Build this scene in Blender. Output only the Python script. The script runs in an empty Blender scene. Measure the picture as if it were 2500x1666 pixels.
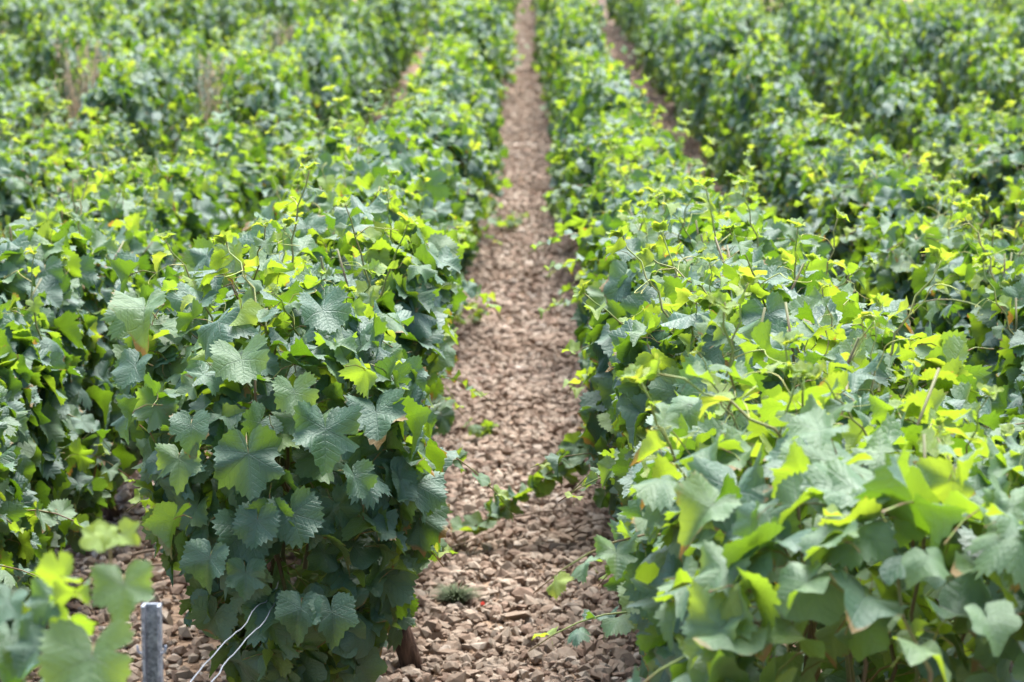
import bpy, math, random
import numpy as np
from mathutils import Matrix, Vector

# ------------------------------------------------------------------ camera, light, exposure
scene = bpy.context.scene
C = scene.collection
R = math.radians

CAM_H = 2.1
cam_data = bpy.data.cameras.new("camera")
cam = bpy.data.objects.new("camera", cam_data)
C.objects.link(cam)
cam.location = (0.0, 0.0, CAM_H)
cam.rotation_euler = (R(90 - 9.16), 0.0, R(0.25))
cam_data.sensor_width = 36.0
cam_data.lens = 100.0
cam_data.clip_end = 1000.0
cam_data.dof.use_dof = True
cam_data.dof.focus_distance = 6.15
cam_data.dof.aperture_fstop = 6.3
cam_data.dof.aperture_blades = 9
scene.camera = cam

SUN_EL, SUN_AZ = R(66), R(18)          # azimuth measured from +Y towards +X
world = bpy.data.worlds.new("World")
scene.world = world
world.use_nodes = True
wn = world.node_tree.nodes
sky = wn.new("ShaderNodeTexSky")
sky.sky_type = 'NISHITA'
sky.sun_disc = False
sky.sun_elevation = SUN_EL
sky.sun_rotation = SUN_AZ
sky.air_density = 1.0
sky.dust_density = 3.0
sky.ozone_density = 1.0
wbg = wn["Background"]
wbg.inputs["Strength"].default_value = 0.068
world.node_tree.links.new(sky.outputs[0], wbg.inputs[0])

sun_data = bpy.data.lights.new("sun", 'SUN')
sun_data.energy = 1.5
sun_data.angle = R(40)
sun_data.color = (0.985, 1.0, 0.995)
sun = bpy.data.objects.new("sun", sun_data)
C.objects.link(sun)
sd = Vector((math.sin(SUN_AZ) * math.cos(SUN_EL), math.cos(SUN_AZ) * math.cos(SUN_EL), math.sin(SUN_EL)))
sun.rotation_euler = sd.to_track_quat('Z', 'Y').to_euler()

vs = scene.view_settings
vs.view_transform = 'Standard'
vs.look = 'None'
vs.exposure = 3.02
vs.gamma = 1.0
vs.use_curve_mapping = False
scene.render.engine = 'CYCLES'
scene.cycles.use_denoising = True
scene.cycles.max_bounces = 8
scene.cycles.diffuse_bounces = 4
scene.cycles.transmission_bounces = 6
scene.cycles.sample_clamp_indirect = 6.0

# ------------------------------------------------------------------ mesh helpers
def tag(o, label=None, cat=None, group=None, kind=None):
    if label: o['label'] = label
    if cat: o['category'] = cat
    if group: o['group'] = group
    if kind: o['kind'] = kind
    return o

def mesh_np(name, V, F, mats, matidx=None, uv=None, smooth=True):
    """triangle mesh from numpy arrays"""
    V = np.asarray(V, dtype=np.float32); F = np.asarray(F, dtype=np.int32)
    me = bpy.data.meshes.new(name)
    me.vertices.add(len(V)); me.vertices.foreach_set("co", V.ravel())
    nf = len(F)
    me.loops.add(nf * 3); me.loops.foreach_set("vertex_index", F.ravel())
    me.polygons.add(nf)
    me.polygons.foreach_set("loop_start", np.arange(0, nf * 3, 3, dtype=np.int32))
    me.polygons.foreach_set("loop_total", np.full(nf, 3, dtype=np.int32))
    for m in mats: me.materials.append(m)
    if matidx is not None:
        me.polygons.foreach_set("material_index", np.asarray(matidx, dtype=np.int32))
    me.polygons.foreach_set("use_smooth", np.full(nf, smooth, dtype=bool))
    if uv is not None:
        l = me.uv_layers.new(name="leafuv")
        l.data.foreach_set("uv", np.asarray(uv, dtype=np.float32)[F.ravel()].ravel())
    me.update(calc_edges=True)
    me.validate()
    return me

def link(name, me, parent=None, mat=None):
    o = bpy.data.objects.new(name, me)
    C.objects.link(o)
    if parent is not None: o.parent = parent
    if mat is not None: o.matrix_basis = mat
    return o

def empty(name, loc, rz=0.0):
    o = bpy.data.objects.new(name, None)
    o.empty_display_size = 0.1
    C.objects.link(o)
    o.location = loc
    o.rotation_euler = (0, 0, rz)
    return o

def tube(pts, radii, sides=5, cap=True):
    pts = np.asarray(pts, float); n = len(pts)
    t = np.gradient(pts, axis=0); t /= np.linalg.norm(t, axis=1)[:, None] + 1e-9
    ref = np.array([0.31, 0.9, 0.17])
    if abs(t.mean(0) @ ref) > 0.8 * np.linalg.norm(t.mean(0)): ref = np.array([1.0, 0.1, 0.2])
    V = []
    for i in range(n):
        a = np.cross(t[i], ref); a /= np.linalg.norm(a) + 1e-9
        b = np.cross(t[i], a)
        for k in range(sides):
            an = 2 * math.pi * k / sides
            V.append(pts[i] + radii[i] * (math.cos(an) * a + math.sin(an) * b))
    F = []
    for i in range(n - 1):
        for k in range(sides):
            p, q = i * sides + k, i * sides + (k + 1) % sides
            F += [(p, q, q + sides), (p, q + sides, p + sides)]
    if cap:
        for base in (0, (n - 1) * sides):
            for k in range(1, sides - 1):
                F.append((base, base + k, base + k + 1))
    return np.array(V), np.array(F, int)

def merge(parts):
    """[(V, F, matindex, uv or None)] -> V, F, matidx, uv"""
    Vs, Fs, Ms, Us, off = [], [], [], [], 0
    for V, F, m, uv in parts:
        Vs.append(V); Fs.append(np.asarray(F) + off); Ms.append(np.full(len(F), m))
        Us.append(uv if uv is not None else np.zeros((len(V), 2))); off += len(V)
    return np.concatenate(Vs), np.concatenate(Fs), np.concatenate(Ms), np.concatenate(Us)

# ------------------------------------------------------------------ materials
def new_mat(name):
    m = bpy.data.materials.new(name); m.use_nodes = True
    nt = m.node_tree
    for n in list(nt.nodes): nt.nodes.remove(n)
    return m, nt

class NB:
    """tiny node builder"""
    def __init__(s, nt): s.nt = nt
    def n(s, t, **kw):
        x = s.nt.nodes.new(t)
        for k, v in kw.items(): setattr(x, k, v)
        return x
    def put(s, sock, v):
        if hasattr(v, 'is_output'): s.nt.links.new(v, sock)
        elif isinstance(v, (tuple, list)) and len(v) == 3 and sock.type == 'RGBA': sock.default_value = (*v, 1)
        else: sock.default_value = v
    def math(s, op, a, b=0.0, c=None, clamp=False):
        x = s.n("ShaderNodeMath", operation=op, use_clamp=clamp)
        s.put(x.inputs[0], a); s.put(x.inputs[1], b)
        if c is not None: s.put(x.inputs[2], c)
        return x.outputs[0]
    def mix(s, f, a, b):
        x = s.n("ShaderNodeMix", data_type='RGBA')
        s.put(x.inputs[0], f); s.put(x.inputs[6], a); s.put(x.inputs[7], b)
        return x.outputs[2]
    def noise(s, vec, scale, detail=2.0, rough=0.5):
        x = s.n("ShaderNodeTexNoise")
        if vec is not None: s.nt.links.new(vec, x.inputs["Vector"])
        x.inputs["Scale"].default_value = scale; x.inputs["Detail"].default_value = detail
        x.inputs["Roughness"].default_value = rough
        return x.outputs[0]
    def step(s, v, lo, hi, a=0.0, b=1.0):
        x = s.n("ShaderNodeMapRange", interpolation_type='SMOOTHSTEP')
        s.put(x.inputs[0], v); x.inputs[1].default_value = lo; x.inputs[2].default_value = hi
        x.inputs[3].default_value = a; x.inputs[4].default_value = b
        return x.outputs[0]
    def out(s, shader):
        o = s.n("ShaderNodeOutputMaterial"); s.nt.links.new(shader, o.inputs[0])

def principled(b, base, rough=0.6, spec=0.5, normal=None):
    p = b.n("ShaderNodeBsdfPrincipled")
    b.put(p.inputs["Base Color"], base); b.put(p.inputs["Roughness"], rough)
    p.inputs["Specular IOR Level"].default_value = spec
    if normal is not None: b.nt.links.new(normal, p.inputs["Normal"])
    return p.outputs[0]

def leaf_material(name, up_a, up_b, low, tr_a, tr_b, fac, rough=0.48, spec=0.5, veins=True, blemish=True):
    m, nt = new_mat(name); b = NB(nt)
    geo = b.n("ShaderNodeNewGeometry"); oi = b.n("ShaderNodeObjectInfo")
    rnd = b.math('FRACT', b.math('ADD', oi.outputs["Random"], geo.outputs["Random Per Island"]))
    rnd2 = b.math('FRACT', b.math('MULTIPLY', rnd, 7.31))
    top = b.mix(rnd, up_a, up_b)
    trc = b.mix(rnd2, tr_a, tr_b)
    normal = None
    lowc = low
    if veins:
        uv = b.n("ShaderNodeUVMap", uv_map="leafuv").outputs[0]
        sx = b.n("ShaderNodeSeparateXYZ"); nt.links.new(uv, sx.inputs[0])
        x, y = sx.outputs[0], sx.outputs[1]
        r = b.math('SQRT', b.math('ADD', b.math('MULTIPLY', x, x), b.math('MULTIPLY', y, y)))
        ang = b.math('ARCTAN2', x, y)
        dev = b.math('MULTIPLY', b.math('ABSOLUTE', b.math('SUBTRACT', b.math('FRACT', b.math('ADD', b.math('DIVIDE', ang, 0.93), 0.5)), 0.5)), 0.93)
        d = b.math('MULTIPLY', r, b.math('SINE', dev))
        s = b.math('MULTIPLY', r, b.math('COSINE', dev))
        main = b.math('MULTIPLY', b.step(d, 0.003, 0.011, 1.0, 0.0), b.step(r, 0.1, 0.5, 1.0, 0.45))
        st = b.math('FRACT', b.math('MULTIPLY', b.math('SUBTRACT', s, b.math('MULTIPLY', d, 0.85)), 10.0))
        sec = b.math('MULTIPLY', b.step(b.math('ABSOLUTE', b.math('SUBTRACT', st, 0.5)), 0.03, 0.11, 1.0, 0.0), 0.55)
        vein = b.math('MAXIMUM', main, sec)
        quilt = b.math('ABSOLUTE', b.math('SUBTRACT', st, 0.5))
        off = b.n("ShaderNodeVectorMath", operation='ADD'); nt.links.new(uv, off.inputs[0])
        cv = b.n("ShaderNodeCombineXYZ"); nt.links.new(b.math('MULTIPLY', rnd, 40.0), cv.inputs[0]); nt.links.new(cv.outputs[0], off.inputs[1])
        uvo = off.outputs[0]
        fine = b.noise(uvo, 26.0, 3.0, 0.6)
        blotch = b.noise(uvo, 3.2, 2.0)
        # colour: paler veins, patchy tone, droplet specks, a few scorched margins
        top = b.mix(b.math('MULTIPLY', vein, 0.24), top, tuple(0.6 * c + 0.09 for c in up_b))
        top = b.mix(b.step(blotch, 0.35, 0.7, 0.0, 0.5), top, tuple(0.85 * c for c in up_a))
        vo = b.n("ShaderNodeTexVoronoi"); nt.links.new(uvo, vo.inputs["Vector"]); vo.inputs["Scale"].default_value = 34.0
        sp = b.math('MULTIPLY', b.step(vo.outputs["Distance"], 0.06, 0.14, 1.0, 0.0), b.step(b.noise(uvo, 5.0), 0.45, 0.62))
        top = b.mix(b.math('MULTIPLY', sp, 0.5), top, (0.42, 0.50, 0.44))
        trc = b.mix(b.math('MULTIPLY', vein, 0.45), trc, tuple(0.45 * c for c in tr_a))
        lowc = b.mix(b.math('MULTIPLY', vein, 0.4), low, tuple(min(1, c * 1.8 + .03) for c in low))
        if blemish:
            sc = b.math('MULTIPLY', b.step(b.math('ADD', b.math('MULTIPLY', blotch, 0.55), r), 0.74, 0.82), b.step(rnd2, 0.78, 0.84))
            top = b.mix(sc, top, (0.20, 0.13, 0.035)); trc = b.mix(sc, trc, (0.35, 0.18, 0.03))
        bump = b.n("ShaderNodeBump"); bump.inputs["Strength"].default_value = 0.45; bump.inputs["Distance"].default_value = 0.012
        h = b.math('SUBTRACT', b.math('ADD', b.math('MULTIPLY', fine, 0.5), b.math('MULTIPLY', b.math('SUBTRACT', 0.5, quilt), -0.13)), b.math('MULTIPLY', vein, 0.4))
        nt.links.new(h, bump.inputs["Height"]); normal = bump.outputs[0]
    col = b.mix(geo.outputs["Backfacing"], top, lowc)
    pr = principled(b, col, b.math('ADD', rough - .06, b.math('MULTIPLY', rnd2, 0.14)), spec, normal)
    tl = b.n("ShaderNodeBsdfTranslucent"); nt.links.new(trc, tl.inputs[0])
    ms = b.n("ShaderNodeMixShader"); ms.inputs[0].default_value = fac
    nt.links.new(pr, ms.inputs[1]); nt.links.new(tl.outputs[0], ms.inputs[2])
    b.out(ms.outputs[0])
    return m

M_DARK = leaf_material("leaf_mature", (0.038, 0.094, 0.052), (0.076, 0.150, 0.086), (0.075, 0.13, 0.045), (0.13, 0.27, 0.008), (0.22, 0.37, 0.012), 0.29, rough=0.5, spec=0.62)
M_MID = leaf_material("leaf_green", (0.064, 0.136, 0.060), (0.120, 0.20, 0.088), (0.11, 0.18, 0.045), (0.27, 0.43, 0.018), (0.38, 0.50, 0.024), 0.38, rough=0.5, spec=0.6)
M_YOUNG = leaf_material("leaf_young", (0.15, 0.25, 0.05), (0.28, 0.35, 0.055), (0.22, 0.32, 0.055), (0.29, 0.45, 0.025), (0.48, 0.52, 0.04), 0.44, rough=0.5, blemish=False)
LEAF_MATS = [M_DARK, M_MID, M_YOUNG]

def simple(name, fn):
    m, nt = new_mat(name); b = NB(nt); fn(b, nt); return m

def _stem(c1, c2, sc=30.0, rough=0.6):
    def f(b, nt):
        tc = b.n("ShaderNodeTexCoord").outputs["Object"]
        col = b.mix(b.step(b.noise(tc, sc, 3.0), 0.35, 0.65), c1, c2)
        b.out(principled(b, col, rough, 0.4))
    return f
M_STEM = simple("shoot_green", _stem((0.16, 0.22, 0.04), (0.17, 0.10, 0.045), 9.0))
M_CANE = simple("cane_brown", _stem((0.10, 0.062, 0.032), (0.12, 0.13, 0.035), 7.0))
M_TENDRIL = simple("tendril", _stem((0.30, 0.36, 0.08), (0.36, 0.26, 0.08), 12.0))

def _bark(b, nt):
    tc = b.n("ShaderNodeTexCoord").outputs["Object"]
    mp = b.n("ShaderNodeMapping"); nt.links.new(tc, mp.inputs[0]); mp.inputs["Scale"].default_value = (60, 60, 7)
    n1 = b.noise(mp.outputs[0], 1.0, 5.0, 0.7)
    col = b.mix(b.step(n1, 0.3, 0.7), (0.022, 0.012, 0.009), (0.12, 0.07, 0.048))
    bp = b.n("ShaderNodeBump"); bp.inputs["Strength"].default_value = 1.0; bp.inputs["Distance"].default_value = 0.01
    nt.links.new(n1, bp.inputs["Height"])
    b.out(principled(b, col, 0.9, 0.2, bp.outputs[0]))
M_BARK = simple("bark", _bark)

def _twig(b, nt):
    tc = b.n("ShaderNodeTexCoord").outputs["Object"]
    col = b.mix(b.noise(tc, 14.0, 4.0), (0.13, 0.085, 0.06), (0.30, 0.23, 0.17))
    b.out(principled(b, col, 0.85, 0.2))
M_TWIG = simple("dry_cane", _twig)

def _stone(b, nt):
    geo = b.n("ShaderNodeNewGeometry"); oi = b.n("ShaderNodeObjectInfo")
    rnd = b.math('FRACT', b.math('ADD', oi.outputs["Random"], geo.outputs["Random Per Island"]))
    cr = b.n("ShaderNodeValToRGB"); nt.links.new(rnd, cr.inputs[0])
    e = cr.color_ramp.elements
    e[0].position = 0; e[0].color = (0.25, 0.185, 0.142, 1)
    e[1].position = 1; e[1].color = (0.64, 0.57, 0.50, 1)
    for p, c in ((0.12, (0.34, 0.24, 0.185)), (0.4, (0.41, 0.32, 0.25)), (0.62, (0.35, 0.285, 0.23)), (0.8, (0.46, 0.38, 0.305)), (0.93, (0.53, 0.45, 0.37))):
        x = e.new(p); x.color = (*c, 1)
    pos = geo.outputs["Position"]
    n1 = b.noise(pos, 60.0, 4.0, 0.65)
    n2 = b.noise(pos, 1.3, 2.0)
    col = b.mix(b.step(n1, 0.4, 0.72, 0.0, 0.5), cr.outputs[0], (0.24, 0.15, 0.095))
    col = b.mix(b.step(n2, 0.3, 0.65, 0.55, 0.0), col, (0.21, 0.145, 0.10))
    mm = b.n("ShaderNodeMix", data_type='RGBA', blend_type='MULTIPLY'); mm.inputs[0].default_value = 1.0
    b.put(mm.inputs[6], col); mm.inputs[7].default_value = (0.74, 0.72, 0.695, 1); col = mm.outputs[2]
    bp = b.n("ShaderNodeBump"); bp.inputs["Strength"].default_value = 0.5; bp.inputs["Distance"].default_value = 0.006
    nt.links.new(n1, bp.inputs["Height"])
    b.out(principled(b, col, 0.88, 0.25, bp.outputs[0]))
M_STONE = simple("limestone", _stone)

def _soil(b, nt):
    pos = b.n("ShaderNodeNewGeometry").outputs["Position"]
    n1 = b.noise(pos, 26.0, 6.0, 0.7)
    vo = b.n("ShaderNodeTexVoronoi"); nt.links.new(pos, vo.inputs["Vector"]); vo.inputs["Scale"].default_value = 30.0
    col = b.mix(b.step(n1, 0.35, 0.7), (0.105, 0.066, 0.042), (0.22, 0.145, 0.095))
    sx = b.n("ShaderNodeSeparateColor"); nt.links.new(vo.outputs["Color"], sx.inputs[0])
    col = b.mix(b.math('MULTIPLY', b.step(sx.outputs[0], 0.45, 0.5), 0.75), col, (0.37, 0.26, 0.18))
    bp = b.n("ShaderNodeBump"); bp.inputs["Strength"].default_value = 1.0; bp.inputs["Distance"].default_value = 0.02
    nt.links.new(b.math('ADD', n1, b.math('MULTIPLY', vo.outputs["Distance"], -0.6)), bp.inputs["Height"])
    b.out(principled(b, col, 0.95, 0.15, bp.outputs[0]))
M_SOIL = simple("stony_soil", _soil)

def _galv(b, nt):
    tc = b.n("ShaderNodeTexCoord").outputs["Object"]
    vo = b.n("ShaderNodeTexVoronoi"); nt.links.new(tc, vo.inputs["Vector"]); vo.inputs["Scale"].default_value = 260.0
    sx = b.n("ShaderNodeSeparateColor"); nt.links.new(vo.outputs["Color"], sx.inputs[0])
    n1 = b.noise(tc, 90.0, 4.0, 0.6)
    col = b.mix(sx.outputs[0], (0.13, 0.14, 0.16), (0.40, 0.42, 0.45))
    col = b.mix(b.step(n1, 0.45, 0.7, 0.0, 0.6), col, (0.12, 0.125, 0.14))
    p = b.n("ShaderNodeBsdfPrincipled"); nt.links.new(col, p.inputs["Base Color"])
    p.inputs["Metallic"].default_value = 0.55; p.inputs["Roughness"].default_value = 0.5
    b.out(p.outputs[0])
M_GALV = simple("galvanised_steel", _galv)
def _wire(b, nt):
    p = b.n("ShaderNodeBsdfPrincipled"); p.inputs["Base Color"].default_value = (0.28, 0.30, 0.33, 1)
    p.inputs["Metallic"].default_value = 0.6; p.inputs["Roughness"].default_value = 0.42
    b.out(p.outputs[0])
M_WIRE = simple("wire", _wire)
def flat(name, c, rough=0.8):
    def f(b, nt):
        geo = b.n("ShaderNodeNewGeometry")
        col = b.mix(geo.outputs["Random Per Island"], tuple(x * 0.7 for x in c), tuple(min(1, x * 1.3) for x in c))
        b.out(principled(b, col, rough, 0.25))
    return simple(name, f)
M_DRYGRASS = flat("dry_grass", (0.42, 0.32, 0.20))
M_WEED = flat("weed", (0.075, 0.10, 0.045))
M_WEED_GREEN = flat("green_weed", (0.07, 0.14, 0.035))
M_RED = flat("red", (0.45, 0.035, 0.02))
M_RUST = flat("rust_leaf", (0.40, 0.10, 0.03))

# ------------------------------------------------------------------ leaf shapes
_ctl_a = np.radians([0, 10, 20, 31, 42, 52, 63, 76, 87, 98, 110, 124, 140, 154, 166, 174, 180])
_ctl_r = np.array([.64, .57, .51, .44, .50, .56, .51, .455, .43, .455, .49, .465, .43, .39, .31, .17, .035])

def leaf_shape(nb, seed, deep=1.0, teeth=0.045, fold=0.25, curl=0.3, edge=0.2, wave=0.1, petiole=True):
    """grape leaf lying in XY, petiole joint at the origin, tip at +Y, upper face +Z"""
    rg = np.random.default_rng(seed)
    a = np.linspace(-math.pi, math.pi, nb, endpoint=False) + math.pi / nb * 1.0
    jit = 1 + rg.normal(0, 0.03, 5)
    ab = np.abs(a)
    r = np.interp(ab, _ctl_a, _ctl_r)
    base = np.interp(ab, np.radians([0, 60, 140, 170, 180]), [.55, .50, .44, .26, .035])
    r = base + (r - base) * deep
    r *= np.interp(a, np.linspace(-math.pi, math.pi, 5), jit)
    k = np.arange(nb)
    if nb >= 24 and rg.random() < 0.3:          # torn or eaten margin
        for _ in range(int(rg.integers(1, 3))):
            r = r * (1 - rg.uniform(0.2, 0.5) * np.exp(-((a - rg.uniform(-2.2, 2.2)) / rg.uniform(0.05, 0.12)) ** 2))
    if nb >= 40:
        t = np.where(k % 2 == 0, 1.0, -1.0) * teeth * (0.6 + 0.8 * rg.random(nb))
        r = r * (1 + t * (ab < 2.85))
    else:
        r = r * (1 + rg.normal(0, teeth * 0.7, nb))
    bx, by = r * np.sin(a), r * np.cos(a)
    rings = []
    if nb >= 24:
        half = nb // 2
        ia = (a[0::2] + a[1::2]) / 2
        ir = (r[0::2] + r[1::2]) / 2 * 0.55
        rings.append(np.stack([ir * np.sin(ia), ir * np.cos(ia)], 1))
    P = np.concatenate([[[0, 0.0]]] + rings + [np.stack([bx, by], 1)])
    F = []
    if nb >= 24:
        o = 1 + half
        for i in range(half):
            j = (i + 1) % half
            if i != half - 1: F.append((0, 1 + j, 1 + i))
            p0, p1, p2 = o + 2 * i, o + 2 * i + 1, o + (2 * i + 2) % nb
            F.append((1 + i, p1, p0))
            if i != half - 1:
                F += [(1 + i, 1 + j, p1), (1 + j, p2, p1)]
    else:
        for i in range(nb - 1):
            F.append((0, 2 + i, 1 + i))
    x, y = P[:, 0], P[:, 1]
    rr2 = x * x + y * y; al = np.arctan2(x, y)
    ph = rg.uniform(0, 6.28, 3)
    z = fold * np.abs(x) ** 1.15 - curl * np.where(y > 0, y * y, 0.5 * y * y) - edge * x * x * 1.6 \
        + wave * rr2 * (np.sin(3 * al + ph[0]) + 0.8 * np.sin(5 * al + ph[1])) * 1.6 + 0.04 * np.sin(x * 9 + ph[2]) * rr2
    z += rg.uniform(-.25, .25) * x * np.abs(x)
    V = np.stack([x, y, z], 1)
    F = np.array(F, int)[:, ::-1]
    n = np.cross(V[F[:, 1]] - V[F[:, 0]], V[F[:, 2]] - V[F[:, 0]])
    if n[:, 2].mean() < 0: F = F[:, ::-1]
    parts = [(V, F, 0, P.copy())]
    if petiole:
        L = rg.uniform(0.5, 0.8)
        pt = [(0, 0.01, -0.008), (0.02, -0.12 * L, -0.05 * L), (0.03, -0.4 * L, -0.32 * L), (0.0, -0.55 * L, -0.75 * L)]
        Vp, Fp = tube(pt, [0.012, 0.012, 0.013, 0.016], 3, cap=False)
        parts.append((Vp, Fp, 1, None))
    return merge(parts)

rs = random.Random(7)
def variants(nb, n, seed, **kw):
    out = []
    for i in range(n):
        g = random.Random(seed + i)
        out.append(leaf_shape(nb, seed + i, deep=g.uniform(0.35, 1.1), teeth=g.uniform(0.04, 0.07), fold=g.uniform(-0.3, 1.0),
                              curl=g.uniform(0.05, 0.95), edge=g.uniform(0.0, 0.7), wave=g.uniform(0.1, 0.4), **kw))
    return out
HI = variants(60, 16, 100)
MD = variants(28, 8, 300)
LO = variants(16, 8, 500, petiole=False)
YOUNG_V = [leaf_shape(36, 900 + i, deep=1.5, teeth=0.08, fold=0.9 - 0.15 * i, curl=0.3, edge=0.1, wave=0.2) for i in range(4)]

LEAF_MESH = {}
for mi, mm in enumerate(LEAF_MATS):
    src = HI if mi < 2 else HI[:4] + YOUNG_V
    LEAF_MESH[mi] = [mesh_np("leaf", V, F, [mm, M_STEM], Mi, U) for V, F, Mi, U in src]

# ------------------------------------------------------------------ leaf placement
UP = np.array([0, 0, 1.0])
def unit(v): return v / (np.linalg.norm(v, axis=-1, keepdims=True) + 1e-9)

def frames(N, D):
    Z = unit(N); Y = unit(D - (D * Z).sum(1)[:, None] * Z); X = np.cross(Y, Z)
    return np.stack([X, Y, Z], axis=2)          # columns

def canopy(rg, n, a=0.29, b=0.56, z0=0.2, z1=1.14, ends=(0.12, 0.12), inner=0.25, rough=0.17, flare=0.12, lean=0.0, p=2.5, **_):
    """n leaf positions in and on a hedge-like crown; local frame, row along Y"""
    c = (z1 - z0) / 2; zc = (z1 + z0) / 2
    w = np.array([4 * b * c, 4 * b * c, 4 * a * b * 1.3, 4 * a * b * 0.25, 4 * a * c * ends[0], 4 * a * c * ends[1]])
    f = rg.choice(6, n, p=w / w.sum())
    q = rg.uniform(-1, 1, (n, 3))
    ax = np.array([0, 0, 2, 2, 1, 1])[f]; sg = np.array([1, -1, 1, -1, -1, 1.0])[f]
    q[np.arange(n), ax] = sg
    t = (np.abs(q) ** p).sum(1) ** (-1 / p)
    # soften only where it rounds the top and bottom edges; keep the row ends square-ish
    s = q * (0.12 + 0.88 * t[:, None])
    P = s * np.array([a, b, c])
    N = np.sign(s) * np.abs(s) ** (p - 1) / np.array([a, b, c]); N = unit(N)
    ph = rg.uniform(0, 6.28, 9)
    k = (np.sin(P[:, 1] * 6 + ph[0] + 2 * np.sin(P[:, 2] * 3 + ph[3])) + np.sin(P[:, 2] * 8 + P[:, 1] * 3 + ph[1] + np.sign(P[:, 0]) * 2)
         + 0.8 * np.sin(P[:, 0] * 11 + P[:, 1] * 9 + ph[2])) / 2.2
    sc = 1 + rough * k + rg.normal(0, 0.07, n)
    ins = rg.random(n) < inner
    sc = np.where(ins, rg.uniform(0.3, 0.88, n), sc)
    P = P * np.stack([sc, 0.5 + 0.5 * sc, 0.25 + 0.75 * sc], 1)
    zz = P[:, 2] / c
    P[:, 0] = P[:, 0] * (1 + flare * zz) + lean * zz
    P[:, 2] += zc
    return P, N, sc, ins

def orient(rg, N, P, jitter=0.62, up=0.42):
    n = len(N)
    nn = unit(N * 0.9 + UP * up + rg.normal(0, jitter, (n, 3)))
    fl = rg.random(n) < 0.07
    nn[fl] = unit(nn[fl] * 0.5 + rg.normal(0, 1, (fl.sum(), 3)))
    d = -UP + N * np.array([0.5, 0.5, 0.0]) + rg.normal(0, 0.42, (n, 3))
    return frames(nn, d)

def classes(rg, pos, z1, sc, yellow=1.0, pale=0.0):
    """0 mature, 1 lighter green, 2 young; younger towards the top, few lighter ones low down also to deepen shade"""
    z = pos[:, 2]
    h = np.clip((z - 0.45) / (z1 - 0.45), 0, 1.15)
    u = rg.random(len(z))
    clump = np.sin(5.3 * pos[:, 0] + 7.1 * pos[:, 1] + rg.uniform(0, 6)) + np.sin(9.7 * pos[:, 1] - 4 * pos[:, 0] + rg.uniform(0, 6)) > 0.7
    p2 = (0.003 + 0.22 * h ** 4 * clump) * yellow; p1 = 0.05 + 0.36 * h ** 1.3 + pale  # low lighter share at the base darkens shaded crown; pale brightens by leaf colour
    return np.where(u < p2, 2, np.where(u < p2 + p1, 1, 0))

def sizes(rg, cls, n, big=1.0):
    s = np.clip(rg.normal(0.099, 0.022, n), 0.05, 0.15) * big
    return np.where(cls == 2, s * 0.58, np.where(cls == 1, s * 0.9, s))

def joined(name, P, Rm, S, cls, src, rg):
    Vs, Fs, Ms, Us, off = [], [], [], [], 0
    vi = rg.integers(0, len(src), len(P))
    for k in range(len(src)):
        V, F, Mi, U = src[k]
        idx = np.where(vi == k)[0]
        if not len(idx): continue
        W = np.einsum('nij,vj->nvi', Rm[idx], V) * S[idx][:, None, None] + P[idx][:, None, :]
        nv = len(V)
        Fk = F[None] + (np.arange(len(idx)) * nv)[:, None, None] + off
        Mk = np.where(Mi[None] == 1, 3, cls[idx][:, None] + 0 * Mi[None])
        Vs.append(W.reshape(-1, 3)); Fs.append(Fk.reshape(-1, 3)); Ms.append(Mk.ravel())
        Us.append(np.tile(U, (len(idx), 1))); off += len(idx) * nv
    return mesh_np(name, np.concatenate(Vs), np.concatenate(Fs), LEAF_MATS + [M_STEM], np.concatenate(Ms), np.concatenate(Us))

def put_leaf(parent, p, rm, s, c, rg):
    me = LEAF_MESH[c][int(rg.integers(0, len(LEAF_MESH[c])))]
    m = Matrix(((rm[0, 0] * s, rm[0, 1] * s, rm[0, 2] * s, p[0]), (rm[1, 0] * s, rm[1, 1] * s, rm[1, 2] * s, p[1]),
                (rm[2, 0] * s, rm[2, 1] * s, rm[2, 2] * s, p[2]), (0, 0, 0, 1)))
    return link("leaf", me, parent, m)

# ------------------------------------------------------------------ trunks, canes, tips
def trunk_mesh(seed, lean=(0.0, 0.0)):
    g = np.random.default_rng(seed)
    zs = np.linspace(-0.05, 0.55, 9)
    wob = np.cumsum(g.normal(0, 0.014, (9, 2)), axis=0)
    pts = [(lean[0] * (0.5 - z) + wob[i, 0], lean[1] * (0.5 - z) + wob[i, 1], z) for i, z in enumerate(zs)]
    rad = np.interp(zs, [-0.05, 0.05, 0.3, 0.5, 0.55], [0.040, 0.032, 0.026, 0.034, 0.026]) * g.uniform(0.9, 1.12, 9)
    V1, F1 = tube(pts, rad, 8)
    parts = [(V1, F1, 0, None)]
    head = np.array(pts[-1])
    for sgn in (-1, 1):           # the two arms tied along the wire
        arm = [head + np.array([g.normal(0, .01), sgn * t * 0.4, 0.03 * math.sin(t * 3) + g.normal(0, .006)]) for t in np.linspace(-0.03, 1, 6)]
        Va, Fa = tube(arm, np.linspace(0.02, 0.009, 6), 6)
        parts.append((Va, Fa, 0, None))
    V, F, Mi, U = merge(parts)
    return mesh_np("trunk", V, F, [M_BARK])
TRUNKS = [trunk_mesh(40 + i, (g, 0.03 * i)) for i, g in enumerate((0.02, -0.05, 0.08, -0.02))]

def cane_mesh(seed):
    g = np.random.default_rng(seed)
    t = np.linspace(0, 1, 9)
    bend = g.normal(0, 0.07, 2); w = g.normal(0, 0.012, (9, 2))
    pts = np.stack([bend[0] * t ** 2 + w[:, 0], bend[1] * t ** 2 + w[:, 1], t], 1)
    V, F = tube(pts, np.linspace(0.0052, 0.0026, 9) * np.where(np.arange(9) % 2 == 0, 1.15, 0.95), 5)
    return mesh_np("cane", V, F, [M_CANE])
CANES = [cane_mesh(70 + i) for i in range(6)]

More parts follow.
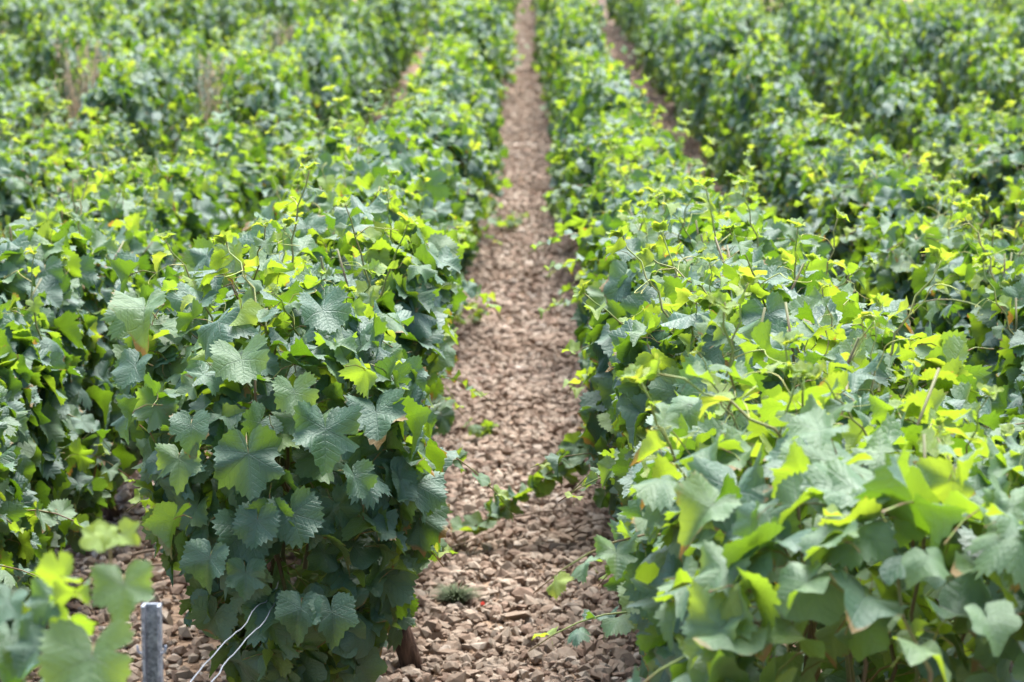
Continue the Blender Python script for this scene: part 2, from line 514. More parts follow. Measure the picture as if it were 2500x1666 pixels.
def tendril(g, base, d, L):
    pts = []
    for i in range(14):
        t = i / 13
        r = 0.18 * L * (1 - 0.5 * t) * t
        pts.append(base + d * L * t * (1 - 0.25 * t) + np.array([r * math.cos(9 * t), r * math.sin(9 * t), 0.1 * L * math.sin(5 * t)]))
    return tube(pts, np.linspace(0.0011, 0.0006, 14), 4)

TIP_NODES = []
def tip_mesh(seed):
    """a growing shoot end: stem, tiny unfolding leaves at the apex, tendrils; unit height about 0.2 m"""
    g = np.random.default_rng(seed)
    H = 0.2
    t = np.linspace(0, 1, 8)
    bend = g.normal(0, 0.05, 2)
    zig = 0.004 * np.where(np.arange(8) % 2 == 0, 1, -1)
    pts = np.stack([bend[0] * t ** 2 + zig, bend[1] * t ** 2, t * H], 1)
    V, F = tube(pts, np.linspace(0.0024, 0.0012, 8), 5)
    parts = [(V, F, 0, None)]
    top = pts[-1]
    for k in range(4):
        V0, F0, M0, U0 = YOUNG_V[k % 4]
        an = g.uniform(0, 6.28)
        n = unit(np.array([math.cos(an) * .8, math.sin(an) * .8, 0.5]))[None]
        d = np.array([[math.cos(an), math.sin(an), g.uniform(-.4, 0.8)]])
        rm = frames(-n + 2 * UP[None], d)[0]
        s = g.uniform(0.016, 0.032)
        parts.append(((V0 @ rm.T) * s + top + d[0] * 0.008, F0, 1, U0))
    for k in range(int(g.integers(1, 3))):
        i = int(g.integers(3, 7)); an = g.uniform(0, 6.28)
        Vt, Ft = tendril(g, pts[i], unit(np.array([math.cos(an), math.sin(an), g.uniform(0, 0.8)])), g.uniform(0.07, 0.14))
        parts.append((Vt, Ft, 2, None))
    V, F, Mi, U = merge(parts)
    TIP_NODES.append(pts)
    return mesh_np("shoot_tip", V, F, [M_STEM, M_YOUNG, M_TENDRIL], Mi, U)
TIPS = [tip_mesh(800 + i) for i in range(7)]

def add_tip(vine, g, p, tilt, s=1.0, n_leaf=3, size=(0.035, 0.06)):
    """shoot end with its own small leaves"""
    k = int(g.integers(0, len(TIPS)))
    rz = g.uniform(0, 6.28)
    Mt = Matrix.Translation(p) @ Matrix.Rotation(tilt[0], 4, 'X') @ Matrix.Rotation(tilt[1], 4, 'Y') @ Matrix.Rotation(rz, 4, 'Z') @ Matrix.Scale(s, 4)
    link("shoot_tip", TIPS[k], vine, Mt)
    for j in range(n_leaf):
        q = TIP_NODES[k][[2, 4, 6, 3][j % 4]]
        pw = np.array(Mt @ Vector(q))
        an = rz + 3.14 * j + g.normal(0, .5)
        d = np.array([[math.cos(an), math.sin(an), -0.25 + g.normal(0, .35)]])
        n = unit(UP[None] * 1.0 + d * 0.3 + g.normal(0, .35, (1, 3)))
        put_leaf(vine, pw + d[0] * 0.02, frames(n, d)[0], g.uniform(*size) * (1.25 - 0.12 * j), 2 if g.random() < 0.42 else 1, g)

def side_shoot(vine, g, base, dirx, L, n_leaf):
    """a loose shoot leaning out of the hedge side, with leaves along it"""
    t = np.linspace(0, 1, 7)
    yy = g.normal(0, 0.35) * L; up = g.uniform(0.05, 0.5); dn = g.uniform(0.3, 0.9)
    pts = np.stack([dirx * L * t, yy * t, L * (up * t - dn * t * t)], 1) + np.array(base)
    V, F = tube(pts - pts[0], np.linspace(0.0027, 0.0012, 7), 5)
    link("shoot", mesh_np("shoot", V, F, [M_STEM]), vine, Matrix.Translation(pts[0]))
    for j in range(n_leaf):
        f = (j + 0.8) / n_leaf; p = pts[min(6, int(f * 6))]
        sg = 1 if j % 2 else -1
        d = np.array([[dirx * 0.35 + g.normal(0, .25), sg * 0.8, -0.35 + g.normal(0, .3)]])
        n = unit(UP[None] + np.array([[dirx * .3, 0, 0]]) + g.normal(0, .4, (1, 3)))
        put_leaf(vine, p + unit(d)[0] * 0.025, frames(n, d)[0], (0.105 - 0.06 * f) * g.uniform(.85, 1.2), 2 if f > 0.85 else int(g.random() < .6), g)

# ------------------------------------------------------------------ ground and stones
rg0 = np.random.default_rng(5)
gn = 2
ground = link("ground", mesh_np("ground", [(-250, -60, 0), (250, -60, 0), (250, 500, 0), (-250, 500, 0)], [(0, 1, 2), (0, 2, 3)], [M_SOIL], smooth=False))
tag(ground, "brown stony vineyard soil between the vine rows", "ground", kind="structure")

def stone_batch(rg, n, flatness=(0.5, 0.95)):
    """n angular chips, unit size: (n, 12, 3) with a shared face table"""
    phi = (1 + 5 ** 0.5) / 2
    I = np.array([(-1, phi, 0), (1, phi, 0), (-1, -phi, 0), (1, -phi, 0), (0, -1, phi), (0, 1, phi), (0, -1, -phi), (0, 1, -phi),
                  (phi, 0, -1), (phi, 0, 1), (-phi, 0, -1), (-phi, 0, 1)]) / 1.9
    V = np.tile(I[None], (n, 1, 1)) * (1 + rg.normal(0, 0.20, (n, 12, 1))) + rg.normal(0, 0.10, (n, 12, 3))
    # slice with random planes: flat broken faces
    for _ in range(2):
        nr = unit(rg.normal(0, 1, (n, 3)) + np.array([0, 0, 0.2])); h = rg.uniform(0.5, 0.8, n)
        d = (V * nr[:, None, :]).sum(2) - h[:, None]
        V = V - np.clip(d, 0, None)[..., None] * nr[:, None, :]
    V *= np.stack([rg.uniform(0.8, 1.35, n), rg.uniform(0.6, 1.0, n), rg.uniform(*flatness, n)], 1)[:, None, :]
    return V
S_F = np.array([(0, 11, 5), (0, 5, 1), (0, 1, 7), (0, 7, 10), (0, 10, 11), (1, 5, 9), (5, 11, 4), (11, 10, 2), (10, 7, 6), (7, 1, 8),
                (3, 9, 4), (3, 4, 2), (3, 2, 6), (3, 6, 8), (3, 8, 9), (4, 9, 5), (2, 4, 11), (6, 2, 10), (8, 6, 7), (9, 8, 1)])

def rotmats(rg, n, tilt):
    az = rg.uniform(0, 6.28, n); tx = rg.normal(0, tilt, n); ty = rg.normal(0, tilt, n)
    ca, sa = np.cos(az), np.sin(az); o, z = np.ones(n), np.zeros(n)
    Rz = np.stack([np.stack([ca, -sa, z], 1), np.stack([sa, ca, z], 1), np.stack([z, z, o], 1)], 1)
    cx, sx = np.cos(tx), np.sin(tx); cy, sy = np.cos(ty), np.sin(ty)
    Rx = np.stack([np.stack([o, z, z], 1), np.stack([z, cx, -sx], 1), np.stack([z, sx, cx], 1)], 1)
    Ry = np.stack([np.stack([cy, z, sy], 1), np.stack([z, o, z], 1), np.stack([-sy, z, cy], 1)], 1)
    return Rx @ Ry @ Rz

def gravel_patch(rg, n, x0, x1, y0, y1, smin, smax, lift=0.008, ypow=1.0):
    s = smin + (smax - smin) * rg.random(n) ** 2.6
    V = stone_batch(rg, n) * (s / 2)[:, None, None]
    V = np.einsum('nij,nvj->nvi', rotmats(rg, n, 0.33), V)
    x = rg.uniform(x0, x1, n); y = y0 + (y1 - y0) * rg.random(n) ** ypow
    z = rg.uniform(0.0, lift, n) + s * 0.12
    V += np.stack([x, y, z], 1)[:, None, :]
    return V
batches = [gravel_patch(rg0, 21000, -0.62, 0.62, 6.8, 13.5, 0.013, 0.056, 0.016),
           gravel_patch(rg0, 15000, -0.60, 0.60, 13.5, 28.0, 0.024, 0.066, 0.012),
           gravel_patch(rg0, 9000, -0.6, 0.6, 28.0, 60.0, 0.035, 0.08, 0.01),
           gravel_patch(rg0, 8500, -2.0, -0.62, 6.6, 13.0, 0.018, 0.06, 0.012),
           gravel_patch(rg0, 3000, 0.62, 1.5, 4.5, 13.0, 0.018, 0.06, 0.012),
           gravel_patch(rg0, 9000, 0.62, 1.6, 13.0, 62.0, 0.03, 0.07, 0.01),
           gravel_patch(rg0, 7000, 1.7, 2.9, 18.0, 62.0, 0.03, 0.07, 0.01),
           gravel_patch(rg0, 4000, -1.6, -0.62, 13.0, 30.0, 0.03, 0.07, 0.01)]
SV = np.concatenate(batches); nS = len(SV)
gravel = link("gravel", mesh_np("gravel", SV.reshape(-1, 3), (S_F[None] + (np.arange(nS) * 12)[:, None, None]).reshape(-1, 3), [M_STONE], smooth=False))
tag(gravel, "pale brown limestone chips covering the path between the vine rows", "gravel", kind="stuff")

# the 300 stones that show largest, each a piece of the ground
n = 300
s = rg0.uniform(0.032, 0.062, n) * np.where(rg0.random(n) < 0.08, 1.25, 1.0)
SB = [mesh_np("stone", v, S_F, [M_STONE], smooth=False) for v in stone_batch(rg0, 24, (0.45, 0.8)) * 0.5]
RM = rotmats(rg0, n, 0.24)
xs = rg0.uniform(-0.46, 0.46, n); ys = 7.1 + 5.2 * rg0.random(n) ** 1.35
lg = rg0.random(n) < 0.12
xs[lg] = rg0.uniform(-1.25, -0.7, lg.sum()); ys[lg] = rg0.uniform(7.4, 9.8, lg.sum())
for i in range(n):
    m = Matrix.Translation((xs[i], ys[i], 0.012 + 0.14 * s[i])) @ Matrix(RM[i].tolist()).to_4x4() @ Matrix.Scale(s[i], 4)
    link("stone", SB[i % 24], ground, m)

# ------------------------------------------------------------------ vines
ROWS = (0.55, 1.42, 2.29, 3.16, 4.03, 4.90)
ORD = ["first", "second", "third", "fourth", "fifth", "sixth", "seventh", "eighth", "ninth", "tenth", "eleventh", "twelfth",
       "thirteenth", "fourteenth", "fifteenth", "sixteenth"]
GROUP = "grapevines planted in rows"
HALF_W = 18.0 / 100.0

def near_vine(loc, seed, label, n=760, rz=0.0, tips=7, n_parts=246, big=1.0, yellow=1.0, trunk=None, canes=7, hand=(), side_shoots=3, cats="grapevine", **kw):
    g = np.random.default_rng(seed)
    v = empty("grapevine", loc, rz)
    tag(v, label, cats, GROUP)
    ca = dict(a=0.29, b=0.56, z0=0.2, z1=1.12); ca.update(kw)
    P, N, sc, ins = canopy(g, n, **ca)
    Rm = orient(g, N, P, up=ca.get('up', 0.5))
    cls = classes(g, P, ca['z1'], sc, yellow, ca.get('pale', 0.0))
    S = sizes(g, cls, n, big)
    # rank by how large each leaf shows from the path side and above
    tocam = unit(np.array([-loc[0], -loc[1], 0.9 * loc[1] * 0.4 + 0.6]))
    world_n = N
    score = sc + 0.35 * (world_n @ tocam) + 2.0 * S - ins * 0.5
    order = np.argsort(-score)
    idx = order[:n_parts]; rest = order[n_parts:]
    for i in idx: put_leaf(v, P[i], Rm[i], S[i], int(cls[i]), g)
    for p, sz, nv, dv, c in hand:
        q = np.array(p) + g.normal(0, 0.012, 3) * np.array([.3, 1.6, .3]) - np.array(loc)
        put_leaf(v, q, frames(np.array([nv], float), np.array([dv], float))[0], sz, c, g)
    if len(rest):
        tag(link("leaves", joined("leaves", P[rest], Rm[rest], S[rest], cls[rest], MD, g), v), kind="stuff")
    link("trunk", TRUNKS[seed % 4] if trunk is None else trunk, v)
    z1 = ca['z1']
    for k in range(canes):
        y = (k + 0.5) / canes * 0.9 - 0.45 + g.normal(0, .03)
        L = (z1 - 0.5) * g.uniform(0.85, 1.1)
        m = Matrix.Translation((g.normal(0, .03), y, 0.52)) @ Matrix.Rotation(g.normal(0, .16), 4, 'X') @ Matrix.Rotation(g.normal(0, .14 if ca['a'] < 0.28 else .22), 4, 'Y') \
            @ Matrix.Rotation(g.uniform(0, 6.28), 4, 'Z') @ Matrix.Diagonal((1, 1, L, 1))
        link("cane", CANES[int(g.integers(0, 6))], v, m)
    for k in range(tips):
        x = g.uniform(-ca['a'], ca['a']) * 0.95; y = g.uniform(-0.5, 0.5)
        add_tip(v, g, (x + ca.get('lean', 0), y, z1 - g.uniform(0.02, 0.16) - 0.25 * abs(x)), (g.normal(0, .35), g.normal(0, .35) + x * 0.9), g.uniform(0.7, 1.45))
    if side_shoots:
        inward = -1 if loc[0] > 0 else 1
        c_ = math.cos(rz)
        for k in range(side_shoots):
            dx = (inward if g.random() < .75 else -inward) * c_
            side_shoot(v, g, (dx * ca['a'] * 0.85, g.uniform(-.5, .5), g.uniform(0.5, 1.0)), dx, g.uniform(0.12, 0.3), int(g.integers(4, 7)))
    return v

# far vines: a dozen crowns, each one mesh of joined leaves, shared between copies
FAR = []
for k in range(12):
    g = np.random.default_rng(2000 + k)
    nfar = 600
    z1 = g.uniform(1.02, 1.15)
    P, N, sc, ins = canopy(g, nfar, a=g.uniform(0.26, 0.31), b=0.57, z0=0.16, z1=z1, inner=0.2, rough=0.24, lean=g.normal(0, .03), p=2.15, flare=-0.13)
    Rm = orient(g, N, P); cls = classes(g, P, z1, sc, 1.0); S = sizes(g, cls, nfar, 0.92)
    # shoot ends above the crown
    nt_ = 50
    c0 = np.stack([g.uniform(-.25, .25, 8), g.uniform(-.5, .5, 8), np.full(8, z1 + 0.02)], 1)
    Pt = c0[g.integers(0, 8, nt_)] + g.normal(0, (0.03, 0.03, 0.05), (nt_, 3))
    sp = np.stack([g.choice([-1, 1], 5) * 0.33, g.uniform(-.5, .5, 5), g.uniform(0.25, 0.85, 5)], 1)
    Pt[:14] = sp[g.integers(0, 5, 14)] + g.normal(0, (0.05, 0.04, 0.04), (14, 3))
    Rt = frames(unit(UP + g.normal(0, .6, (nt_, 3))), g.normal(0, 1, (nt_, 3)) - UP * .3)
    P = np.concatenate([P, Pt]); Rm = np.concatenate([Rm, Rt]); cls = np.concatenate([cls, np.where(np.arange(nt_) < 14, 1, np.where(g.random(nt_) < .32, 2, 1))])
    S = np.concatenate([S, np.where(np.arange(nt_) < 14, 0.085, g.uniform(0.035, 0.07, nt_))])
    FAR.append(joined("foliage", P, Rm, S, cls, LO, g))

def far_vine(loc, rz, seed, label, sx=1.0, sz=1.0):
    v = empty("grapevine", loc, rz)
    tag(v, label, "grapevine", GROUP)
    k = seed % 12
    tag(link("foliage", FAR[k], v), kind="stuff")
    v.scale = (sx * rs.uniform(0.85, 1.15), 1.12, sz * rs.uniform(0.80, 1.17))
    link("trunk", TRUNKS[seed % 4], v)
    return v

HERO_LEAVES = [
    ((-0.568, 5.77, 0.929), 0.160, (0, -0.9, 0.35), (0.1, -0.2, -1), 0),
    ((-0.415, 5.77, 0.983), 0.150, (0.15, -0.75, 0.55), (0, -0.4, -1), 0),
    ((-0.582, 5.77, 1.134), 0.129, (0, -0.5, 0.85), (0.15, -0.8, -0.5), 1),
    ((-0.786, 5.90, 1.227), 0.132, (-0.2, -0.45, 0.9), (-0.1, -0.9, -0.4), 1),
    ((-0.640, 5.90, 1.186), 0.136, (-0.55, -0.35, 0.7), (-0.5, -0.35, -0.8), 0),
    ((-0.645, 5.90, 1.131), 0.085, (0.3, 0.8, -0.5), (-0.8, -0.2, -0.5), 2),
    ((-0.424, 5.90, 1.218), 0.117, (0.2, -0.5, 0.85), (0.3, -0.8, -0.4), 0),
    ((-0.719, 5.77, 0.920), 0.101, (0, -0.8, 0.6), (0, -0.3, -1), 1),
    ((-0.794, 5.77, 1.121), 0.097, (-0.4, -0.6, 0.7), (-0.3, -0.3, -1), 0),
    ((-0.555, 5.77, 0.787), 0.106, (-0.1, -0.9, 0.4), (-0.1, -0.2, -1), 0),
    ((-0.484, 5.77, 0.796), 0.129, (0.15, -0.85, 0.45), (0.25, -0.1, -1), 0),
    ((-0.654, 5.77, 0.716), 0.106, (-0.2, -0.9, 0.4), (-0.2, -0.2, -1), 0),
    ((-0.582, 5.77, 0.676), 0.092, (0.1, -0.9, 0.4), (0, -0.2, -1), 0),
    ((-0.464, 5.77, 0.613), 0.106, (0, -0.85, 0.5), (-0.1, -0.3, -1), 0),
    ((-0.397, 5.77, 0.596), 0.110, (0.2, -0.85, 0.45), (0.1, -0.2, -1), 0),
    ((-0.690, 5.77, 0.987), 0.097, (-0.1, -0.8, 0.5), (0, -0.4, -1), 0),
    ((-0.594, 5.90, 1.218), 0.070, (0.5, 0.6, -0.4), (-0.2, -0.4, -0.9), 2),
    ((-0.347, 5.77, 0.880), 0.087, (0.6, -0.6, 0.5), (0.3, -0.3, -1), 0),
    ((-0.474, 5.77, 1.058), 0.101, (0.2, -0.7, 0.6), (0.2, -0.5, -1), 1),
    ((-0.329, 5.77, 1.103), 0.092, (0.7, 0.5, 0.3), (0.1, -0.3, -1), 1),
    ((-0.726, 5.77, 0.791), 0.110, (-0.6, 0.6, 0.4), (-0.1, -0.2, -1), 0),
    ((-0.816, 5.77, 1.014), 0.101, (-0.8, -0.3, 0.4), (-0.2, -0.2, -1), 0),
]
FRONT_LEAVES = [
    ((-0.523, 3.60, 1.200), 0.087, (0, -0.75, 0.6), (0.05, -0.5, -0.8), 1),
    ((-0.553, 3.54, 1.119), 0.130, (0, -0.7, 0.65), (0, -0.5, -0.9), 1),
    ((-0.599, 3.62, 1.209), 0.064, (0.3, 0.75, 0.6), (-0.9, -0.1, -0.35), 1),
    ((-0.579, 3.62, 1.194), 0.058, (-0.3, 0.6, 0.7), (-0.2, 0.1, -1), 1),
    ((-0.645, 3.62, 1.113), 0.075, (-0.3, -0.5, 0.8), (-0.5, -0.5, -0.6), 0),
    ((-0.673, 3.62, 1.169), 0.064, (-0.2, -0.6, 0.7), (-0.2, -0.3, -1), 0),
    ((-0.679, 3.62, 1.108), 0.087, (0.2, -0.6, 0.7), (0.1, -0.4, -1), 0),
    ((-0.599, 3.64, 1.141), 0.081, (0.3, 0.7, 0.5), (-0.5, -0.1, -0.9), 1),
    ((-0.54, 3.64, 1.169), 0.052, (0.1, 0.8, 0.3), (0, 0, -1), 1),
    ((-0.556, 3.60, 1.252), 0.052, (0.3, -0.5, 0.7), (-0.8, -0.3, -0.45), 2),
    ((-0.523, 3.60, 1.258), 0.044, (-0.2, -0.5, 0.7), (0.8, -0.3, -0.5), 2),
    ((-0.543, 3.60, 1.265), 0.034, (0, -0.5, 0.7), (0, -0.8, -0.2), 2),
    ((-0.622, 3.64, 1.164), 0.064, (-0.2, -0.7, 0.6), (-0.3, -0.4, -0.8), 0),
]

NEAR_Y = 14.6
special = {}          # hand-placed vines
count = 0
for side in (-1, 1):
    sname = "left" if side < 0 else "right"
    for ri, rx in enumerate(ROWS):
        x = side * rx
        # first vine of the row that can be seen
        y_first = max(rx - 0.3, 0.1) / HALF_W
        if ri == 0: y = 4.25 if side > 0 else 6.42
        else: y = y_first + 0.37 * (side > 0)
        y_last = 53.0 if ri == 0 else (42.0 if ri == 1 else (36.0 if ri < 5 else 33.0))
        idx = 0
        while y < y_last:
            seed = 1000 * (ri + 1) + 500 * (side > 0) + idx
            g = random.Random(seed)
            loc = (x + g.gauss(0, 0.025), y + g.gauss(0, 0.03), 0.0)
            rz = math.pi * g.randrange(2)
            if y < NEAR_Y:
                label = f"{ORD[idx + (ri == 0 and side < 0)]} vine from the front in the {ORD[ri]} row {sname} of the stony path"
                far = min(1.0, max(0.0, (y - 8.0) / 6.0))   # smaller vines further along
                kw = dict(z1=g.uniform(1.02, 1.18) - 0.18 * far, a=(g.uniform(0.26, 0.30) if ri == 0 else g.uniform(0.17, 0.20)) - 0.035 * far, lean=g.gauss(0, .03))
                if ri > 0: kw['flare'] = -0.1; kw['z1'] -= 0.08
                if ri == 0 and side < 0 and idx == 0:
                    label = "dark leafy grapevine at the row end beside the path, trellis wires tied below"
                    rz = 0.0
                    loc = (-0.525, 6.42, 0.0)
                    kw.update(ends=(1.0, 0.1), a=0.25, z0=0.26, z1=1.17, flare=0.42, lean=-0.05, n=980, big=0.96, tips=10, hand=HERO_LEAVES, n_parts=234)
                    kw['b'] = 0.60
                elif ri == 0 and side < 0 and idx == 1:
                    label = "leafy grapevine whose dark crooked trunk shows at the path edge"
                    rz = 0.0
                    kw['trunk'] = trunk_mesh(77, (0.42, 0.0)); kw['z0'] = 0.34; kw['flare'] = 0.3
                elif ri == 0 and side > 0 and idx == 0:
                    label = "nearest blurred grapevine right of the path, broad pale leaves filling the corner"
                    kw.update(ends=(0.7, 0.1), z1=1.24, a=0.27, big=1.12, tips=10, z0=0.3, flare=0.3, up=1.15, pale=0.3, n=620)  # pale: more lighter-coloured leaves stand in for brightly lit upper faces
                    kw['ends'] = (0.35, 0.1)
                elif ri == 0 and side > 0 and idx in (1, 2):
                    kw.update(z1=1.2, a=0.27, tips=11, z0=0.28, flare=0.25, up=0.7, pale=0.12)
                if ri == 0 and side > 0 and idx >= 7:
                    loc = (loc[0] - 0.05, loc[1], 0.0); kw.update(a=0.165, z1=0.92, flare=-0.05)
                near_vine(loc, seed, label, rz=rz, yellow=1.0 if ri == 0 else 0.8, **kw)
            else:
                sx = sz = 1.0
                if ri == 0: loc = (loc[0] - (0.11 if side > 0 else -0.06), loc[1], 0.0); sx, sz = (0.74, 0.82) if side > 0 else (0.90, 0.90)
                else: sx, sz = (0.62, 0.89) if side > 0 else (0.66, 0.87)
                far_vine(loc, rz, seed, f"blurred leafy grapevine in the far stretch of the {ORD[ri]} row {sname} of the path", sx, sz)
            count += 1; idx += 1
            y += (1.0 if y < NEAR_Y else 1.15) + g.gauss(0, 0.02)

# the blurred vine at the front, beside the steel post
near_vine((-0.62, 3.62, 0.0), 31, "blurred pale grapevine in front of the steel post, yellow tip on top", n=230, n_parts=230,
          a=0.12, b=0.22, z0=0.3, z1=1.04, ends=(1, 1), tips=0, side_shoots=0, big=1.0, canes=4, flare=-0.1, hand=FRONT_LEAVES)

fv = [o for o in C.objects if o.get('label', '').startswith('blurred pale grapevine')][0]
Vc, Fc = tube(np.array([(-0.56, 3.66, 0.75), (-0.55, 3.65, 0.95), (-0.545, 3.645, 1.1), (-0.54, 3.635, 1.2), (-0.543, 3.625, 1.253)]) - np.array(fv.location), [.004, .0038, .0034, .0026, .0016], 6)
link("shoot", mesh_np("shoot", Vc, Fc, [M_STEM]), fv)

# ------------------------------------------------------------------ post, wires and small things
def post():
    v = empty("trellis_post", (-0.572, 4.24, 0.0))
    tag(v, "grey galvanised steel trellis post with open channel beside the blurred vine", "post")
    prof = [(-0.0145, 0.016), (-0.0145, -0.009), (-0.0095, -0.009), (-0.0095, 0.010), (0.0095, 0.010), (0.0095, -0.009), (0.0145, -0.009), (0.0145, 0.016)]
    h0, h1 = -0.3, 1.005
    V = [(x, y, h0) for x, y in prof] + [(x, y, h1) for x, y in prof]
    F = []
    k = len(prof)
    for i in range(k):
        j = (i + 1) % k
        F += [(i, j, k + j), (i, k + j, k + i)]
    for o in (k, 0):
        F += [(o + 0, o + 1, o + 2), (o + 0, o + 2, o + 3), (o + 0, o + 3, o + 4), (o + 0, o + 4, o + 7), (o + 4, o + 5, o + 6), (o + 4, o + 6, o + 7)]
    link("channel", mesh_np("channel", V, F, [M_GALV], smooth=False), v)
    # small punched wire hooks on the flanges
    for sx in (-1, 1):
        for z in (0.42, 0.62, 0.81, 0.93):
            Vh, Fh = tube([(sx * 0.0145, -0.004, z), (sx * 0.021, -0.006, z + 0.003), (sx * 0.022, -0.006, z + 0.014)], [0.0025, 0.0025, 0.0018], 5)
            link("wire_hook", mesh_np("wire_hook", Vh, Fh, [M_GALV]), v)
post()

def wire(dx, dz, seed, label):
    g = np.random.default_rng(seed)
    a = np.array([-0.535 + dx, 5.82, 0.60 + dz]); b_ = np.array([-0.575 + dx * 1.2, 4.262, 0.80 + dz])
    t = np.linspace(0, 1, 26)
    pts = a + (b_ - a) * t[:, None]
    pts[:, 0] += 0.004 * np.sin(t * 17 + seed) + g.normal(0, 0.0007, 26)
    pts[:, 2] += 0.004 * np.sin(t * 23 + seed * 2)
    back = np.array([[-0.55, 6.3, 0.56], [-0.54, 6.05, 0.58]])
    V, F = tube(np.concatenate([back, pts]), [0.0012] * 28, 6)
    tag(link("trellis_wire", mesh_np("trellis_wire", V, F, [M_WIRE])), label, "wire", "trellis wires leaving the row end")
wire(-0.010, 0.006, 3, "upper of two thin grey trellis wires running out of the dark row-end vine")
wire(0.012, -0.006, 4, "lower of two thin grey trellis wires running out of the dark row-end vine")

def blade_tuft(name, loc, n, h, spread, mats, label, cat, seed, group=None, heads=False, curl=0.5, width=0.004):
    g = np.random.default_rng(seed)
    parts = []
    for i in range(n):
        an = g.uniform(0, 6.28); L = h * g.uniform(0.5, 1.1); r0 = spread * 0.35 * g.random()
        d = np.array([math.cos(an), math.sin(an), 0])
        p0 = d * r0
        side = np.array([-d[1], d[0], 0]) * width * g.uniform(.6, 1.3)
        lean = spread * g.uniform(0.2, 1.0)
        V, F = [], []
        m = 5
        for k in range(m):
            t = k / (m - 1)
            p = p0 + d * lean * t ** 1.6 + UP * L * (t - curl * 0.5 * t * t)
            w = side * (1 - 0.85 * t)
            V += [p - w, p + w]
            if k: F += [(2 * k - 2, 2 * k - 1, 2 * k + 1), (2 * k - 2, 2 * k + 1, 2 * k)]
        parts.append((np.array(V), np.array(F), 0, None))
        if heads and i % 2 == 0:
            tip = V[-1]
            for q in range(6):
                c = tip - UP * 0.02 * q + g.normal(0, 0.006, 3)
                Vh, Fh = tube([c, c + UP * 0.012 + g.normal(0, .006, 3), c + UP * 0.022 + g.normal(0, .008, 3)], [0.001, 0.0045, 0.001], 4)
                parts.append((Vh, Fh, 0, None))
    V, F, Mi, U = merge(parts)
    o = link(name, mesh_np(name, V, F, mats), None, Matrix.Translation(loc))
    tag(o, label, cat, group)
    return o

blade_tuft("dry_weed", (-0.20, 8.12, 0.012), 300, 0.085, 0.085, [M_WEED], "low grey-green withered weed tuft lying on the path stones", "weed", 11, width=0.003, curl=1.0)

def leafy_weed(loc, n, h, label, seed):
    g = np.random.default_rng(seed)
    v = empty("weed", loc); tag(v, label, "weed", "green weeds at the path edge")
    parts = []; Pn = []
    for i in range(n):
        an = g.uniform(0, 6.28); L = h * g.uniform(.5, 1)
        e = np.array([math.cos(an) * L * .8, math.sin(an) * L * .8, L * .8])
        V, F = tube([(0, 0, -0.01), e * .5 + UP * .01, e], [0.002, 0.0018, 0.001], 4); parts.append((V, F, 0, None))
        Pn.append(e); Pn.append(e * .6)
    V, F, Mi, U = merge(parts)
    link("stem", mesh_np("stem", V, F, [M_WEED_GREEN]), v)
    Pn = np.array(Pn)
    Rm = frames(unit(UP + g.normal(0, .5, (len(Pn), 3))), Pn + g.normal(0, .05, (len(Pn), 3)))
    for p, r_ in zip(Pn, Rm): put_leaf(v, p, r_, g.uniform(0.03, 0.06), 1, g)
leafy_weed((-0.10, 17.2, 0.0), 9, 0.16, "small green weed on the stony path under the first left row, farther one", 21)
leafy_weed((-0.27, 13.4, 0.0), 8, 0.13, "small green weed sprig against the path edge at mid distance", 22)
leafy_weed((-0.16, 10.6, 0.0), 5, 0.12, "small green sprig standing on the path stones near the dark row-end vine", 23)

for i, (x, y, h, n_) in enumerate(((-2.72, 17.5, 1.12, 170), (-1.85, 17.6, 1.02, 130), (-1.86, 21.8, 1.08, 130))):
    blade_tuft("dry_grass_tuft", (x, y, 0), n_, h, 0.16, [M_DRYGRASS],
               ["tan dry grass tuft with seed heads between the third and fourth left rows",
                "nearer tan dry grass tuft with seed heads between the second and third left rows",
                "farther tan dry grass tuft with seed heads between the second and third left rows"][i], "dry grass", 60 + i,
               "tall dry grass between the rows", heads=True, curl=0.15, width=0.006)

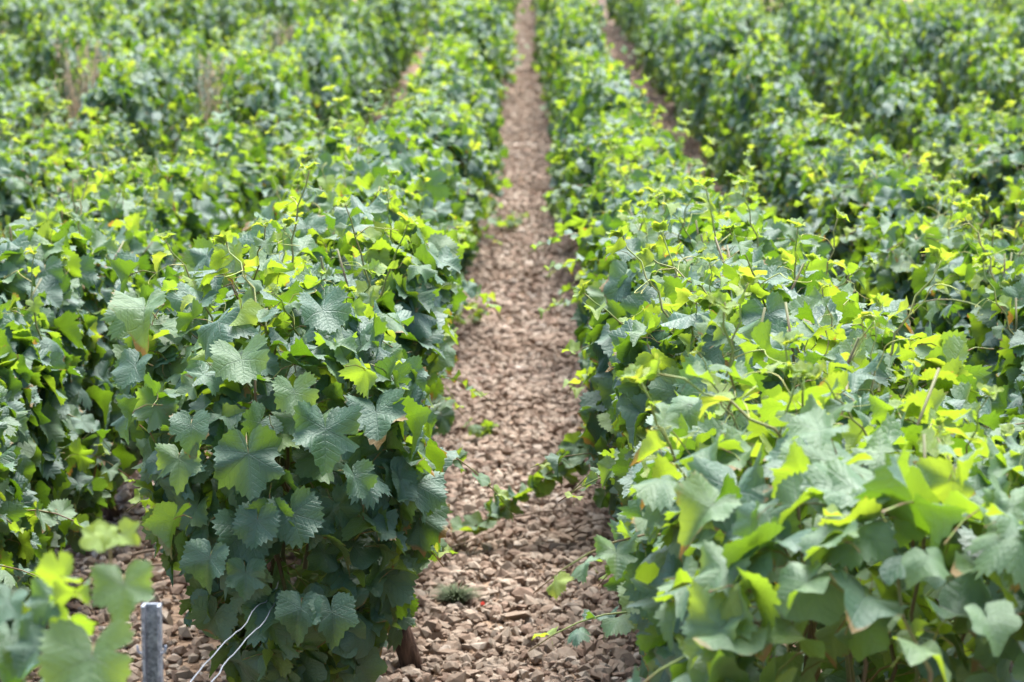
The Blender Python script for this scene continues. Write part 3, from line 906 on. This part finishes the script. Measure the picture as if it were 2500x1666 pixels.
def twig(p0, p1, sag, r, seed, label, group="pruned canes lying on the stones"):
    g = np.random.default_rng(seed)
    t = np.linspace(0, 1, 12)[:, None]
    p0, p1 = np.array(p0), np.array(p1)
    pts = p0 + (p1 - p0) * t + g.normal(0, 0.006, (12, 3)) * np.array([1, 1, .3]) + UP * sag * np.sin(t * 3.14)
    V, F = tube(pts, r * np.linspace(1, 0.55, 12) * g.uniform(.9, 1.15, 12), 6)
    tag(link("pruned_cane", mesh_np("pruned_cane", V, F, [M_TWIG])), label, "twig", group)
twig((-1.22, 8.62, 0.035), (-0.72, 8.72, 0.05), 0.02, 0.006, 1, "thick pale dry cane lying on stones behind the steel post, uppermost of the bundle")
twig((-1.18, 8.45, 0.03), (-0.74, 8.58, 0.035), 0.015, 0.0045, 2, "thin dry cane crossing the bundle on stones behind the steel post")
twig((-1.10, 8.75, 0.04), (-0.78, 8.35, 0.03), 0.02, 0.0045, 3, "dry cane slanting across the bundle behind the steel post")
twig((-0.20, 9.05, 0.03), (0.20, 9.35, 0.03), 0.006, 0.005, 4, "dark thin twig lying across the path stones under the drooping shoot")
twig((-0.30, 8.55, 0.03), (-0.12, 8.95, 0.03), 0.006, 0.005, 5, "short dark twig on the path stones beside the dark vine's lower leaves")

Vp, Fp = leaf_shape(16, 3, petiole=False)[:2]
tag(link("petal", mesh_np("petal", Vp, Fp, [M_RED]), None, Matrix.Translation((-0.12, 8.02, 0.035)) @ Matrix.Rotation(0.9, 4, 'X') @ Matrix.Scale(0.014, 4)),
    "tiny red petal lying on the path stones near the withered weed", "petal")

# the long shoot drooping over the path from the right-hand row
def drooping_shoot():
    g = np.random.default_rng(9)
    pts = np.array([(0.42, 8.95, 0.50), (0.29, 8.92, 0.41), (0.20, 8.89, 0.34), (0.10, 8.86, 0.265), (0.0, 8.83, 0.19), (-0.10, 8.80, 0.12), (-0.21, 8.77, 0.06)])
    v = empty("trailing_shoot", pts[0]); tag(v, "long leafy shoot drooping across the path from the vines opposite the dark vine", "vine shoot")
    V, F = tube(pts - pts[0], np.linspace(0.0045, 0.002, 7), 6)
    link("cane", mesh_np("cane", V, F, [M_CANE]), v)
    for i in range(27):
        t = 0.6 + i / 27 * 5.3
        k = int(t); f = t - k
        p = pts[k] * (1 - f) + pts[min(k + 1, 6)] * f - pts[0]
        sd_ = 1 if i % 2 else -1
        d = np.array([[sd_ * 0.5 + g.normal(0, .3), g.normal(-.2, .5), 0.25 * sd_ + g.normal(0, .4)]])
        put_leaf(v, p + d[0] * 0.03, frames(unit(UP * .9 + np.array([0, -.1, 0]) + g.normal(0, .45, (1, 3))), d)[0], g.uniform(0.085, 0.125) * (1 - 0.04 * k), 1 if g.random() < .8 else 0, g)
drooping_shoot()
print("VINES", count, "OBJECTS", len(bpy.data.objects))
